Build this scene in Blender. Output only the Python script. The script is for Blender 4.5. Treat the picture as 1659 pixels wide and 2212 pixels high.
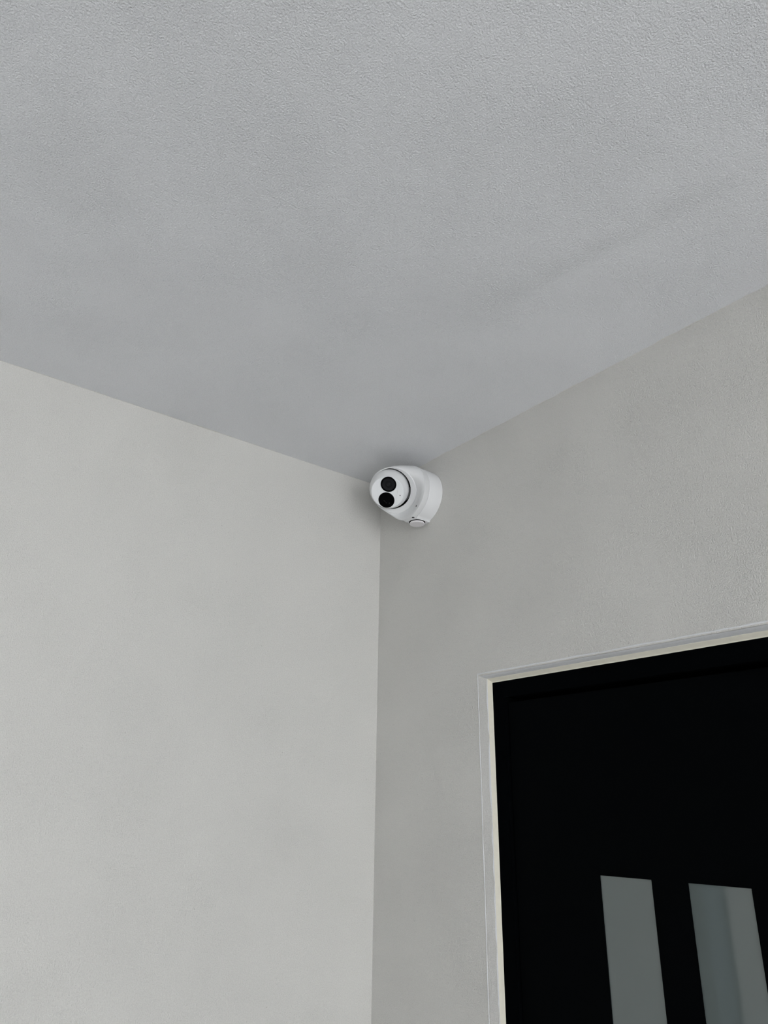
import bpy, bmesh, math, random
from mathutils import Vector, Matrix, noise
random.seed(4)
S = bpy.context.scene
for o in list(bpy.data.objects): bpy.data.objects.remove(o)
H = 2.6                                   # ceiling height of the porch

# ------------------------------------------------------------ camera
def view_axes(yaw, p, r):
    fw = Vector((math.sin(yaw)*math.cos(p), math.cos(yaw)*math.cos(p), math.sin(p)))
    rt = Vector((math.cos(yaw), -math.sin(yaw), 0)); up = rt.cross(fw)
    return rt*math.cos(r)+up*math.sin(r), up*math.cos(r)-rt*math.sin(r), fw
RT, UP, FW = view_axes(-0.9197, 0.3899, 0.0167)
cd = bpy.data.cameras.new('view_camera'); cam = bpy.data.objects.new('view_camera', cd)
S.collection.objects.link(cam); S.camera = cam
cam.matrix_world = Matrix(((RT.x, UP.x, -FW.x, 1.2726), (RT.y, UP.y, -FW.y, -0.9598), (RT.z, UP.z, -FW.z, H-0.72), (0, 0, 0, 1)))
cd.sensor_fit = 'VERTICAL'; cd.sensor_height = 36.0; cd.lens = 1581.11/2212*36
cd.clip_start = 0.02; cd.clip_end = 200

# ------------------------------------------------------------ light: overcast sky, open porch
w = bpy.data.worlds.new('overcast_sky'); S.world = w; w.use_nodes = True
bg = w.node_tree.nodes['Background']; bg.inputs[0].default_value = (0.97, 0.985, 1.0, 1); bg.inputs[1].default_value = 1.0
sun = bpy.data.lights.new('veiled_sun', 'SUN'); sun.energy = 3.6; sun.angle = math.radians(15); sun.color = (1, 0.99, 0.975)
so = bpy.data.objects.new('veiled_sun', sun); S.collection.objects.link(so)
so.rotation_euler = Vector((0.75, 0.12, 1)).to_track_quat('Z', 'Y').to_euler()   # high, from the open side
S.view_settings.view_transform = 'Standard'; S.view_settings.look = 'None'
S.view_settings.gamma = 1.0; S.view_settings.use_curve_mapping = False
S.view_settings.exposure = 2.02

# ------------------------------------------------------------ helpers
def mat(name, col, rough=0.5, spec=0.5, metal=0.0, coat=0.0, coat_rough=0.05):
    m = bpy.data.materials.new(name); m.use_nodes = True
    b = m.node_tree.nodes['Principled BSDF']
    b.inputs['Base Color'].default_value = (*col, 1); b.inputs['Roughness'].default_value = rough
    b.inputs['Specular IOR Level'].default_value = spec; b.inputs['Metallic'].default_value = metal
    b.inputs['Coat Weight'].default_value = coat; b.inputs['Coat Roughness'].default_value = coat_rough
    return m
def N(m, t, **kw):
    n = m.node_tree.nodes.new(t)
    for k, v in kw.items():
        if k in n.inputs: n.inputs[k].default_value = v
        else: setattr(n, k, v)
    return n
def L(m, a, b): m.node_tree.links.new(a, b)
def plaster(name, col, grain=230, bump=0.6, pits=0.0, mottle=0.05, wave=0.0, edge=None, stretch=(1, 1, 1), ridge=None):
    """painted render: base colour with slight mottling that paints in grain shade, fine grain relief, pits and broad trowel waves"""
    m = mat(name, col, 0.9, 0.15); b = m.node_tree.nodes['Principled BSDF']
    tc = N(m, 'ShaderNodeTexCoord'); mp = N(m, 'ShaderNodeMapping'); mp.inputs['Scale'].default_value = stretch
    L(m, tc.outputs['Object'], mp.inputs[0]); P = mp.outputs[0]
    n1 = N(m, 'ShaderNodeTexNoise', Scale=grain, Detail=3.0, Roughness=0.55); L(m, P, n1.inputs['Vector'])
    n2 = N(m, 'ShaderNodeTexNoise', Scale=grain*0.22, Detail=3.0, Roughness=0.6); L(m, P, n2.inputs['Vector'])
    n3 = N(m, 'ShaderNodeTexNoise', Scale=3.2, Detail=3.0, Roughness=0.5); L(m, P, n3.inputs['Vector'])
    n4 = N(m, 'ShaderNodeTexNoise', Scale=7.0, Detail=4.0); L(m, P, n4.inputs['Vector'])
    # grain strength varies over the surface, as the roller left it
    mr = N(m, 'ShaderNodeMapRange'); mr.inputs[1].default_value = 0.35; mr.inputs[2].default_value = 0.65; mr.inputs[3].default_value = 0.75; mr.inputs[4].default_value = 1.1
    L(m, n4.outputs[0], mr.inputs[0])
    b1 = N(m, 'ShaderNodeBump', Distance=0.0009*bump); L(m, n1.outputs[0], b1.inputs['Height']); L(m, mr.outputs[0], b1.inputs['Strength'])
    b2 = N(m, 'ShaderNodeBump', Distance=0.0014*bump, Strength=0.25); L(m, n2.outputs[0], b2.inputs['Height']); L(m, b2.outputs[0], b1.inputs['Normal'])
    b3 = N(m, 'ShaderNodeBump', Distance=0.012*wave, Strength=1.0); L(m, n3.outputs[0], b3.inputs['Height']); L(m, b3.outputs[0], b2.inputs['Normal'])
    L(m, b1.outputs[0], b.inputs['Normal'])
    if ridge:                               # one long shallow trowel step: point, direction, width, height, length
        (rx, ry), (ux, uy), wdt, hgt, (l0, l1) = ridge
        rs = N(m, 'ShaderNodeSeparateXYZ'); L(m, tc.outputs['Object'], rs.inputs[0])
        def lin(a, bb, c):
            q1 = N(m, 'ShaderNodeMath', operation='MULTIPLY_ADD'); q1.inputs[1].default_value = a; q1.inputs[2].default_value = c; L(m, rs.outputs['X'], q1.inputs[0])
            q2 = N(m, 'ShaderNodeMath', operation='MULTIPLY_ADD'); q2.inputs[1].default_value = bb; L(m, rs.outputs['Y'], q2.inputs[0]); L(m, q1.outputs[0], q2.inputs[2]); return q2.outputs[0]
        dd = lin(-uy, ux, uy*rx-ux*ry); tt = lin(ux, uy, -ux*rx-uy*ry)
        nz = N(m, 'ShaderNodeTexNoise', Scale=6.0, Detail=2.0); L(m, tc.outputs['Object'], nz.inputs['Vector'])
        da = N(m, 'ShaderNodeMath', operation='MULTIPLY_ADD'); da.inputs[1].default_value = wdt*1.6; L(m, nz.outputs[0], da.inputs[0]); L(m, dd, da.inputs[2])
        def step(src, a, bb, c, d2):
            q = N(m, 'ShaderNodeMapRange', interpolation_type='SMOOTHSTEP'); L(m, src, q.inputs[0])
            for k, vv in zip((1, 2, 3, 4), (a, bb, c, d2)): q.inputs[k].default_value = vv
            return q.outputs[0]
        h1 = step(da.outputs[0], 0.8*wdt-wdt, 0.8*wdt+wdt, 1, 0)
        mk1 = step(tt, l0, l0+0.12, 0, 1); mk2 = step(tt, l1-0.15, l1, 1, 0)
        mm = N(m, 'ShaderNodeMath', operation='MULTIPLY'); L(m, mk1, mm.inputs[0]); L(m, mk2, mm.inputs[1])
        rb = N(m, 'ShaderNodeBump', Distance=hgt); L(m, h1, rb.inputs['Height']); L(m, mm.outputs[0], rb.inputs['Strength']); L(m, rb.outputs[0], b3.inputs['Normal'])
    # colour: slight mottling, its fine part painting the micro-shadow of the grain
    mx = N(m, 'ShaderNodeMix', data_type='RGBA'); mx.inputs['A'].default_value = (*[c*(1-mottle) for c in col], 1); mx.inputs['B'].default_value = (*[min(1, c*(1+mottle)) for c in col], 1)
    ad = N(m, 'ShaderNodeMath', operation='MULTIPLY_ADD'); ad.inputs[1].default_value = 1.0; L(m, n1.outputs[0], ad.inputs[0])
    s4 = N(m, 'ShaderNodeMath', operation='MULTIPLY_ADD'); s4.inputs[1].default_value = 0.06; s4.inputs[2].default_value = -0.03; L(m, n4.outputs[0], s4.inputs[0]); L(m, s4.outputs[0], ad.inputs[2])
    L(m, ad.outputs[0], mx.inputs['Factor']); out = mx.outputs['Result']
    if pits:
        v = N(m, 'ShaderNodeTexVoronoi', Scale=46.0); L(m, P, v.inputs['Vector'])
        cr = N(m, 'ShaderNodeMapRange'); cr.inputs[1].default_value = 0.02; cr.inputs[2].default_value = 0.05; cr.inputs[3].default_value = 1; cr.inputs[4].default_value = 0
        L(m, v.outputs['Distance'], cr.inputs[0])
        wn = N(m, 'ShaderNodeMath', operation='GREATER_THAN'); wn.inputs[1].default_value = 0.72; L(m, v.outputs['Color'], wn.inputs[0])
        mu = N(m, 'ShaderNodeMath', operation='MULTIPLY'); L(m, cr.outputs[0], mu.inputs[0]); L(m, wn.outputs[0], mu.inputs[1])
        m2 = N(m, 'ShaderNodeMath', operation='MULTIPLY'); m2.inputs[1].default_value = pits; L(m, mu.outputs[0], m2.inputs[0])
        px = N(m, 'ShaderNodeMix', data_type='RGBA'); L(m, out, px.inputs['A']); px.inputs['B'].default_value = (*[c*0.45 for c in col], 1); L(m, m2.outputs[0], px.inputs['Factor']); out = px.outputs['Result']
    if edge:                                # the wall paint laps a few millimetres onto this surface
        ecol, wd = edge
        sx = N(m, 'ShaderNodeSeparateXYZ'); L(m, tc.outputs['Object'], sx.inputs[0])
        ng = N(m, 'ShaderNodeMath', operation='MULTIPLY'); ng.inputs[1].default_value = -1; L(m, sx.outputs['Y'], ng.inputs[0])
        n5 = N(m, 'ShaderNodeTexNoise', Scale=9.0, Detail=5.0, Roughness=0.7); L(m, tc.outputs['Object'], n5.inputs['Vector'])
        mi = N(m, 'ShaderNodeMath', operation='MINIMUM'); L(m, sx.outputs['X'], mi.inputs[0]); L(m, ng.outputs[0], mi.inputs[1])
        th = N(m, 'ShaderNodeMath', operation='MULTIPLY_ADD'); th.inputs[1].default_value = wd*5; th.inputs[2].default_value = -wd*2.1; L(m, n5.outputs[0], th.inputs[0])
        lt = N(m, 'ShaderNodeMath', operation='LESS_THAN'); L(m, mi.outputs[0], lt.inputs[0]); L(m, th.outputs[0], lt.inputs[1])
        ex = N(m, 'ShaderNodeMix', data_type='RGBA'); L(m, out, ex.inputs['A']); ex.inputs['B'].default_value = (*ecol, 1); L(m, lt.outputs[0], ex.inputs['Factor']); out = ex.outputs['Result']
    L(m, out, b.inputs['Base Color'])
    return m
def obj(name, verts, faces, m, parent=None, smooth=None, kind=None, loc=(0, 0, 0)):
    me = bpy.data.meshes.new(name); me.from_pydata([tuple(Vector(v)-Vector(loc)) for v in verts], [], faces)
    bm = bmesh.new(); bm.from_mesh(me); bmesh.ops.recalc_face_normals(bm, faces=bm.faces); bm.to_mesh(me); bm.free()
    o = bpy.data.objects.new(name, me); S.collection.objects.link(o); me.materials.append(m)
    if smooth is not None:
        me.polygons.foreach_set('use_smooth', [True]*len(me.polygons)); me.set_sharp_from_angle(angle=math.radians(smooth))
    if parent: o.parent = parent; o.matrix_parent_inverse = Matrix.Translation(-Vector(anchor(parent)))
    o.location = loc
    if kind: o['kind'] = kind
    return o
def anchor(o):
    p = Vector(o.location)
    return p
def tag(o, label, cat=None, kind=None, group=None):
    o['label'] = label
    if cat: o['category'] = cat
    if kind: o['kind'] = kind
    if group: o['group'] = group
    return o
def box(a, b):
    x0, y0, z0 = a; x1, y1, z1 = b
    v = [(x0,y0,z0),(x1,y0,z0),(x1,y1,z0),(x0,y1,z0),(x0,y0,z1),(x1,y0,z1),(x1,y1,z1),(x0,y1,z1)]
    return v, [(0,3,2,1),(4,5,6,7),(0,1,5,4),(1,2,6,5),(2,3,7,6),(3,0,4,7)]
def boxes(lst):
    V, F = [], []
    for a, b in lst:
        v, f = box(a, b); k = len(V); V += v; F += [tuple(i+k for i in q) for q in f]
    return V, F
def loft(rings, cap0=False, cap1=False):
    n = len(rings[0]); V = [tuple(p) for r in rings for p in r]; F = []
    for i in range(len(rings)-1):
        for j in range(n):
            k = (j+1) % n; F.append((i*n+j, i*n+k, (i+1)*n+k, (i+1)*n+j))
    if cap0: F.append(tuple(range(n)))
    if cap1: F.append(tuple((len(rings)-1)*n+j for j in range(n)))
    return V, F
def basis(n, up=None):
    n = Vector(n).normalized()
    if up is None: up = Vector((0, 0, 1))
    u = (Vector(up) - n*Vector(up).dot(n)).normalized(); r = u.cross(n)
    return r, u, n
def lathe(c, bs, prof, seg=64):
    """rings of (radius, height along the axis) about the axis bs[2] through c"""
    r, u, n = bs; c = Vector(c)
    return [[c+n*h+(r*math.cos(2*math.pi*j/seg)+u*math.sin(2*math.pi*j/seg))*rad for j in range(seg)] for rad, h in prof]

# ------------------------------------------------------------ materials
WALL = (0.686, 0.681, 0.654); CEIL = (0.820, 0.832, 0.852)
m_wall_l = plaster('wall_paint_left', WALL, 520, 1.6, pits=0.7, mottle=0.16, wave=0.12)
m_wall_r = plaster('wall_paint_right', WALL, 500, 2.6, pits=0.4, mottle=0.12, wave=0.14)
m_ceil = plaster('ceiling_paint', CEIL, 460, 2.6, pits=0.4, mottle=0.11, wave=0.14, edge=((0.80, 0.795, 0.76), 0.003), ridge=((0.724, -0.269), (0.986, 0.167), 0.022, 0.0048, (-0.16, 0.36)))
m_reveal = plaster('reveal_plaster', (0.77, 0.785, 0.80), 300, 1.0, mottle=0.08)
m_cream = plaster('cream_sealant', (0.79, 0.765, 0.66), 90, 0.4, mottle=0.06)
m_black = mat('black_powder_coat', (0.0016, 0.002, 0.0025), 0.7, 0.0)
m_leaf = mat('black_door_skin', (0.0014, 0.0018, 0.0022), 0.6, 0.01)
m_gap = mat('gap_black', (0.0005, 0.0005, 0.0005), 1.0, 0.0)
m_glass = mat('frosted_glass', (0.105, 0.126, 0.124), 0.6, 0.1, coat=1.0, coat_rough=0.04); m_glass.node_tree.nodes['Principled BSDF'].inputs['Coat IOR'].default_value = 1.75
m_paving = plaster('pale_paving', (0.41, 0.412, 0.42), 60, 1.0, mottle=0.1)
m_white = mat('white_plastic', (0.78, 0.79, 0.8), 0.45, 0.35)
m_plate = mat('white_face_plastic', (0.86, 0.88, 0.9), 0.4, 0.4)
m_plug = mat('plug_plastic', (0.78, 0.76, 0.78), 0.5, 0.3)
m_blk = mat('black_lens_rim', (0.0012, 0.0012, 0.0018), 0.35, 0.04)
m_lens = mat('lens_glass', (0.015, 0.015, 0.017), 0.3, 0.12)
m_lens2 = mat('lens_glass_inner', (0.0085, 0.0085, 0.010), 0.3, 0.12)
m_led = mat('led_window', (0.0015, 0.0015, 0.002), 0.15, 0.06)
m_chip = mat('led_chip', (0.05, 0.05, 0.055), 0.3, 0.5)
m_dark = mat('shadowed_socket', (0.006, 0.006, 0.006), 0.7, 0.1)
m_steel = mat('screw_steel', (0.25, 0.25, 0.25), 0.35, 0.5, metal=0.8)

# ------------------------------------------------------------ large structure
PX, PY = 5.0, -4.0                        # how far the porch roof reaches
v, f = box((-0.25, PY, H), (PX, 0.3, H+0.25)); ce = obj('ceiling', v, f, m_ceil)
tag(ce, 'cool grey plastered porch ceiling above both walls', 'ceiling', 'structure')
v, f = box((-0.25, PY+0.1, 0), (0.0, 0.3, H)); wl = obj('wall_left', v, f, m_wall_l)
tag(wl, 'warm light grey plastered wall on the left, blank', 'wall', 'structure')
strips_ = bpy.data.objects.new('mirrored_strips_1', None); S.collection.objects.link(strips_); strips_.location = (0, -1.15, 0)  # unseen strips added so the door panes mirror dark and bluish bands
tag(strips_, 'added unseen strips on the left wall, mirrored as bands in the door panes', 'reflection strips', 'structure')
v, f = boxes([((0.001, -1.056, 0.1), (0.012, -0.998, 2.0)), ((0.001, -1.178, 0.1), (0.012, -1.162, 2.0)), ((0.001, -1.162, 1.95), (0.012, -1.056, 2.0))])
obj('mirrored_dark_strips', v, f, mat('dark_strip_grey', (0.05, 0.055, 0.055), 0.6, 0.2), strips_)
v, f = box((0.001, -1.162, 0.1), (0.006, -1.056, 1.95)); obj('mirrored_blue_strip', v, f, mat('blue_strip_grey', (0.15, 0.20, 0.24), 0.3, 0.3), strips_)
v, f = box((-0.25, PY-0.15, 0), (PX, PY+0.1, H)); wb = obj('wall_sky_block', v, f, m_wall_l)  # added out of view to keep sky light off the right wall
tag(wb, 'added unseen wall opposite the door, blocking sky light behind the viewer', 'wall', 'structure')
DX0, DX1, DZ = 0.3045, 1.232, H-0.483     # plaster opening round the door
WT = 0.30
v, f = boxes([((0.0, 0.0, 0), (DX0+0.003, WT, H)), ((DX1-0.003, 0.0, 0), (PX, WT, H)), ((DX0+0.003, 0.0, DZ-0.003), (DX1-0.003, WT, H))])
wr = obj('wall_right', v, f, m_wall_r)
tag(wr, 'light grey plastered wall on the right with the black door', 'wall', 'structure')
v, f = box((-0.25, PY-0.6, -0.1), (PX+0.6, 0.3, 0.0)); fl = obj('floor', v, f, m_paving)
tag(fl, 'pale stone floor of the porch below the frame', 'floor', 'structure')
v, f = box((-40, -40, -0.3), (40, 40, -0.1)); gr = obj('ground', v, f, m_paving)
tag(gr, 'pale paved yard outside the porch, out of frame', 'ground', 'structure')

# plaster reveal round the door: slightly ragged bead, then the return, mitred at the corners
def u_path(prof, m, name, seed, jit):
    pts = []                              # (side, t) samples: up the left jamb, along the head, down the right jamb
    n1, n2 = 90, 46
    rings = []
    for i in range(n1): rings.append((0, i/(n1-1)*0.985))
    rings.append('c0')
    for i in range(n2): rings.append((1, 0.02+i/(n2-1)*0.96))
    rings.append('c1')
    for i in range(n1): rings.append((2, 0.015+i/(n1-1)*0.985))
    V, F = [], []
    for r in rings:
        for k, (o, y) in enumerate(prof):
            x0, x1, zt = DX0+o, DX1-o, DZ-(o if o < 0 else o*1.85)
            if r == 'c0': p = Vector((x0, y, zt))
            elif r == 'c1': p = Vector((x1, y, zt))
            elif r[0] == 0: p = Vector((x0, y, zt*r[1]))
            elif r[0] == 1: p = Vector((x0+(x1-x0)*r[1], y, zt))
            else: p = Vector((x1, y, zt*(1-r[1])))
            if jit[k]:
                q = noise.noise_vector(p*38+Vector((seed, k*0.35, 0)))+0.6*noise.noise_vector(p*120+Vector((seed, k, 3)))
                p = p+Vector((q.x, min(0, q.y)*0.4, q.z))*jit[k]
            V.append(p)
    K = len(prof)
    for i in range(len(rings)-1):
        for k in range(K-1): F.append((i*K+k, i*K+k+1, (i+1)*K+k+1, (i+1)*K+k))
    return obj(name, V, F, m, smooth=60)
rv = u_path([(-0.0020, 0.0006), (-0.0010, -0.0004), (0.0, -0.0006), (0.0008, 0.0006), (0.0020, 0.004), (0.0026, 0.012), (0.0032, 0.021), (0.0034, 0.024), (0.0034, 0.040)],
            m_reveal, 'trim_1', 1.3, [0.0012, 0.0012, 0.0009, 0.0007, 0.0005, 0.0004, 0.0003, 0, 0])
tag(rv, 'smooth plaster edge returning to the black door frame', 'door trim', 'structure')
cs = u_path([(0.0024, 0.0212), (0.0034, 0.0208), (0.0042, 0.0225), (0.0058, 0.0288), (0.0062, 0.0297), (0.0069, 0.0298)],
            m_cream, 'trim_2', 7.7, [0.0001, 0.0003, 0.0002, 0.0002, 0.0002, 0.0002])
tag(cs, 'thin cream sealing strip between plaster and black door frame', 'door trim', 'structure')

# ------------------------------------------------------------ door
FX0, FX1, FZ = 0.3112, 1.2255, H-0.4948
IX0, IX1, IZ = 0.3402, 1.1965, H-0.5245
door = bpy.data.objects.new('door_1', None); S.collection.objects.link(door); door.location = ((FX0+FX1)/2, 0.06, 0)
tag(door, 'black front door with narrow vertical frosted glass panes in the right wall', 'door', 'structure')
v, f = boxes([((FX0, 0.03, 0.0), (IX0, 0.10, FZ)), ((IX1, 0.03, 0.0), (FX1, 0.10, FZ)), ((IX0, 0.03, IZ), (IX1, 0.10, FZ)),
              ((IX0, 0.082, 0.0), (IX0+0.012, 0.10, IZ)), ((IX1-0.012, 0.082, 0.0), (IX1, 0.10, IZ)), ((IX0, 0.082, IZ-0.02), (IX1, 0.10, IZ))])
obj('door_frame', v, f, m_black, door)
LX0, LX1, LZ = 0.3427, 1.1942, H-0.5340
SL = [(0.5097, 0.5970), (0.6528, 0.7400), (0.7958, 0.8830), (0.9388, 1.0260)]
SZ1, SZ0 = H-0.8010, 0.62
xs = [LX0]+[x for s in SL for x in s]+[LX1]
lst = [((LX0, 0.036, 0.006), (LX1, 0.08, SZ0)), ((LX0, 0.036, SZ1), (LX1, 0.08, LZ))]
for i in range(0, len(xs), 2): lst.append(((xs[i], 0.036, SZ0), (xs[i+1], 0.08, SZ1)))
v, f = boxes(lst); leaf = obj('door_leaf', v, f, m_leaf, door)
for a, b in SL:
    v, f = box((a-0.004, 0.0375, SZ0-0.004), (b+0.004, 0.0435, SZ1+0.004)); obj('glass_pane', v, f, m_glass, leaf)

# ------------------------------------------------------------ security camera
B = Vector((0.1585, 0, H-0.0843))
sc = bpy.data.objects.new('security_camera', None); S.collection.objects.link(sc); sc.location = B
tag(sc, 'white turret security camera with two black round windows mounted high in the corner', 'camera')
SEG = 96
TH = [2*math.pi*j/SEG for j in range(SEG)]
def ring_base(R, y, pad=0.0):
    out = []
    for t in TH:
        r = R
        if pad:
            phi = math.atan2(math.cos(t), -math.sin(t))   # from straight down
            if abs(phi) < 1.2: r = max(R, min(0.0600/math.cos(phi), pad/max(1e-6, abs(math.sin(phi)))))
        out.append(B+Vector((r*math.cos(t), -y, r*math.sin(t))))
    return out
PAD = 0.0180
# wall plate, collar
v, f = loft([ring_base(0.0575, 0.0, PAD), ring_base(0.0588, 0.0004, PAD), ring_base(0.0588, 0.001, PAD), ring_base(0.0595, 0.036, PAD), ring_base(0.0590, 0.0368, PAD*0.97), ring_base(0.0575, 0.0370)], True, True)
obj('mounting_base', v, f, m_white, sc, smooth=40)
v, f = loft([ring_base(0.0574, 0.0364), ring_base(0.0574, 0.0512)]); obj('inner_core', v, f, m_dark, sc, smooth=40)
v, f = loft([ring_base(0.0580, 0.0373), ring_base(0.0594, 0.0375, PAD*0.95), ring_base(0.0598, 0.0382, PAD*0.9), ring_base(0.0602, 0.0500), ring_base(0.0598, 0.0505), ring_base(0.0580, 0.0506)])
obj('collar', v, f, m_white, sc, smooth=40)
# housing: loft from the collar to the tilted ring
RN = Vector((0.43, -0.68, -0.60)).normalized()
CW = Vector((1.2726, -0.9598, H-0.72))
RC = Vector((0.1468, -0.0780, H-0.0823)); IC = Vector((0.1405, -0.0808, H-0.0770)); RO, RI = 0.0509, 0.0447
q = Vector((0, -1, 0)).rotation_difference(RN)
E1, E2 = q @ Vector((1, 0, 0)), q @ Vector((0, 0, 1))
def ring_in(R, h): return [IC+RN*h+(E1*math.cos(t)+E2*math.sin(t))*R for t in TH]
def ring_tilt(R, h): return [RC+RN*h+(E1*math.cos(t)+E2*math.sin(t))*R for t in TH]
b0 = ring_base(0.0601, 0.0516); r3 = ring_tilt(RO, -0.0012); rad = [(p-(RC-RN*0.0012)).normalized() for p in r3]
rings = [ring_base(0.0580, 0.0508), ring_base(0.0597, 0.0509), b0]
for s in [i/14 for i in range(1, 15)]:
    row = []
    for j in range(SEG):
        P0, P3 = b0[j], r3[j]; D = (P3-P0).length
        k = min(1.0, max(0.0, (D-0.022)/0.045))     # the long side bulges, the short side runs straight
        P1 = P0+(P3-P0)*0.33*(1-0.5*k)+Vector((0, -1, 0))*D*(0.05+0.15*k)
        P2 = P3-(P3-P0)*0.33+rad[j]*D*(0.04+0.07*k)
        row.append(P0*(1-s)**3+P1*3*s*(1-s)**2+P2*3*s*s*(1-s)+P3*s**3)
    rings.append(row)
rings += [ring_tilt(RO-0.0008, -0.0002), ring_tilt(RO-0.0014, 0.0), ring_tilt(RO-0.0020, -0.0002), ring_in(RI+0.0010, 0.0004), ring_in(RI+0.0003, 0.0001), ring_in(RI, -0.0008), ring_in(RI, -0.0035)]
v, f = loft(rings); hs = obj('housing', v, f, m_white, sc, smooth=24)
# ball
BC = Vector((0.1363, -0.0804, H-0.0748)); BR = 0.0429
PN = Vector((0.4797, -0.5646, -0.6717)).normalized()
LU = (RT*5.9+UP*34)
sk = lathe(IC-RN*0.0034, (E1, E2, RN), [(RI*math.sin(math.radians(a)), RI*math.cos(math.radians(a))) for a in range(92, 176, 6)], SEG)
v, f = loft([ring_in(RI, -0.0034)]+sk, False, True)
obj('socket', v, f, m_dark, sc, smooth=50)
pb = basis(PN, LU); PR, PU, _ = pb
HP = 0.0238; RP = math.sqrt(BR**2-HP**2)
prof = []
a0 = math.asin(RP/BR)
for i in range(25):
    a = a0+(math.radians(165)-a0)*i/24; prof.append((BR*math.sin(a), BR*math.cos(a)))
prof = [(RP-0.0016, HP-0.0003), (RP-0.0005, HP-0.0001)]+prof
v, f = loft(lathe(BC, pb, prof, 96), True, True); ball = obj('camera_ball', v, f, m_white, sc, smooth=50)
# face plate: shallow disc split by a hairline groove on the right of the lenses
def plate_piece(x0, x1, R, h0, h1, bev, name):
    pts = []
    xa, xb = max(-R, x0), min(R, x1); n = 40
    top = [(x, math.sqrt(max(0, R*R-x*x))) for x in [xa+(xb-xa)*i/n for i in range(n+1)]]
    pts = top+[(x, -y) for x, y in reversed(top)]
    # drop doubled points where the outline closes on itself
    out = []
    for p in pts:
        if not out or (Vector(p)-Vector(out[-1])).length > 1e-5: out.append(p)
    if (Vector(out[0])-Vector(out[-1])).length < 1e-5: out.pop()
    cx = sum(p[0] for p in out)/len(out)
    xs_ = x1 if x1 < R else x0
    def lev(s, h):
        row = []
        for x, y in out:
            if abs(x-xs_) < 1e-6: nx, ny = x, math.copysign(math.sqrt(max(0, (R*s)**2-x*x)), y)
            else: nx, ny = x*s, y*s
            nx = min(nx, xs_) if x1 < R else max(nx, xs_)
            row.append(BC+PR*nx+PU*ny+PN*(HP+h))
        return row
    v, f = loft([lev(1, h0), lev(1-bev*0.7/R, h1-bev*0.4), lev(1-bev/R, h1)], True, True)
    return obj(name, v, f, m_plate, ball, smooth=35)
RQ = RP-0.0002; HT = 0.0030
plate_piece(-1, 0.02095, RQ, -0.0004, HT, 0.0011, 'face_plate')
plate_piece(0.02110, 1, RQ, -0.0004, HT, 0.0011, 'face_plate')
def disc(cx, cy, prof, m, name, seg=64):
    c = BC+PR*cx+PU*cy+PN*(HP+HT)
    v, f = loft(lathe(c, pb, prof, seg), True, True); return obj(name, v, f, m, ball, smooth=40)
LY = 0.01780; LO = 0.0007
disc(0.0, LY+LO, [(0.0168, -0.001), (0.0168, 0.0005), (0.0163, 0.0009), (0.0140, 0.0009), (0.0136, 0.0004)], m_blk, 'lens_rim')
disc(0.0, LY+LO, [(0.0134, 0.0002), (0.0134, 0.0006), (0.0090, 0.0006)], m_lens, 'lens_window')
disc(0.0, LY+LO, [(0.0076, 0.0006), (0.0074, 0.0008), (0.0060, 0.0008)], m_lens2, 'lens_barrel')
disc(0.0, LY+LO, [(0.0040, 0.0008), (0.0034, 0.0012), (0.0018, 0.0015), (0.0006, 0.0016)], m_lens, 'lens_element')
disc(0.0, -LY+LO, [(0.0173, -0.001), (0.0173, 0.0004), (0.0168, 0.0008), (0.0150, 0.0008)], m_blk, 'light_window_rim')
disc(0.0, -LY+LO, [(0.0148, 0.0006), (0.0146, 0.0010), (0.0100, 0.0011)], m_led, 'light_window')
for x, y, r in ((-0.0025, -0.0042, 0.0008), (0.0003, -0.0060, 0.0007), (0.0072, -0.0052, 0.0008), (-0.0045, -0.0022, 0.0006)):
    disc(x, -LY+LO+y, [(r, 0.0010), (r*0.8, 0.0014)], m_chip, 'led', 12)
disc(0.0275, -0.0018, [(0.0011, -0.0002), (0.0011, 0.0001)], m_blk, 'microphone_hole', 20)
# conduit plug under the base
pc = B+Vector((-0.0012, -0.0205, -0.0600)); dn = basis((0, 0, -1), (0, 1, 0))
v, f = loft(lathe(pc, dn, [(0.0173, -0.002), (0.0173, 0.0006)], 64), True, True); obj('plug_seal_shadow', v, f, m_gap, sc, smooth=40)  # black gasket disc, also painting the shadow gap round the plug
v, f = loft(lathe(pc, dn, [(0.0150, 0.0004), (0.0152, 0.0016), (0.0161, 0.0020), (0.0161, 0.0040), (0.0155, 0.0048), (0.0132, 0.0050), (0.0128, 0.0047), (0.0050, 0.0047)], 64), True, True)
pl = obj('conduit_plug', v, f, m_plug, sc, smooth=35)

# ------------------------------------------------------------ screws let into the side of the housing
for p, n, ra, rb in ((Vector((0.19026, -0.04998, 2.47543)), Vector((-0.2068, -0.949, 0.2379)), 0.0022, 0.0020), (Vector((0.17225, -0.04405, 2.45662)), Vector((0.0, -0.155, -0.9879)), 0.0029, 0.0022)):
    r_, u_, n_ = basis(n, RT)
    def hole(a, b, c, h): return [p+r_*0+(u_*(math.cos(2*math.pi*j/24)*a)+r_*(math.sin(2*math.pi*j/24)*b))+u_*c+n_*h for j in range(24)]
    v, f = loft([hole(ra, rb, 0, -0.002), hole(ra, rb, 0, 0.0005), hole(ra*0.85, rb*0.85, 0, 0.0006)], True, True)
    obj('screw_hole', v, f, m_blk, sc, smooth=30)
    v, f = loft([hole(ra*0.32, rb*0.32, ra*0.35, 0.0), hole(ra*0.30, rb*0.30, ra*0.35, 0.0008)], True, True)
    obj('screw', v, f, m_steel, sc, smooth=30)
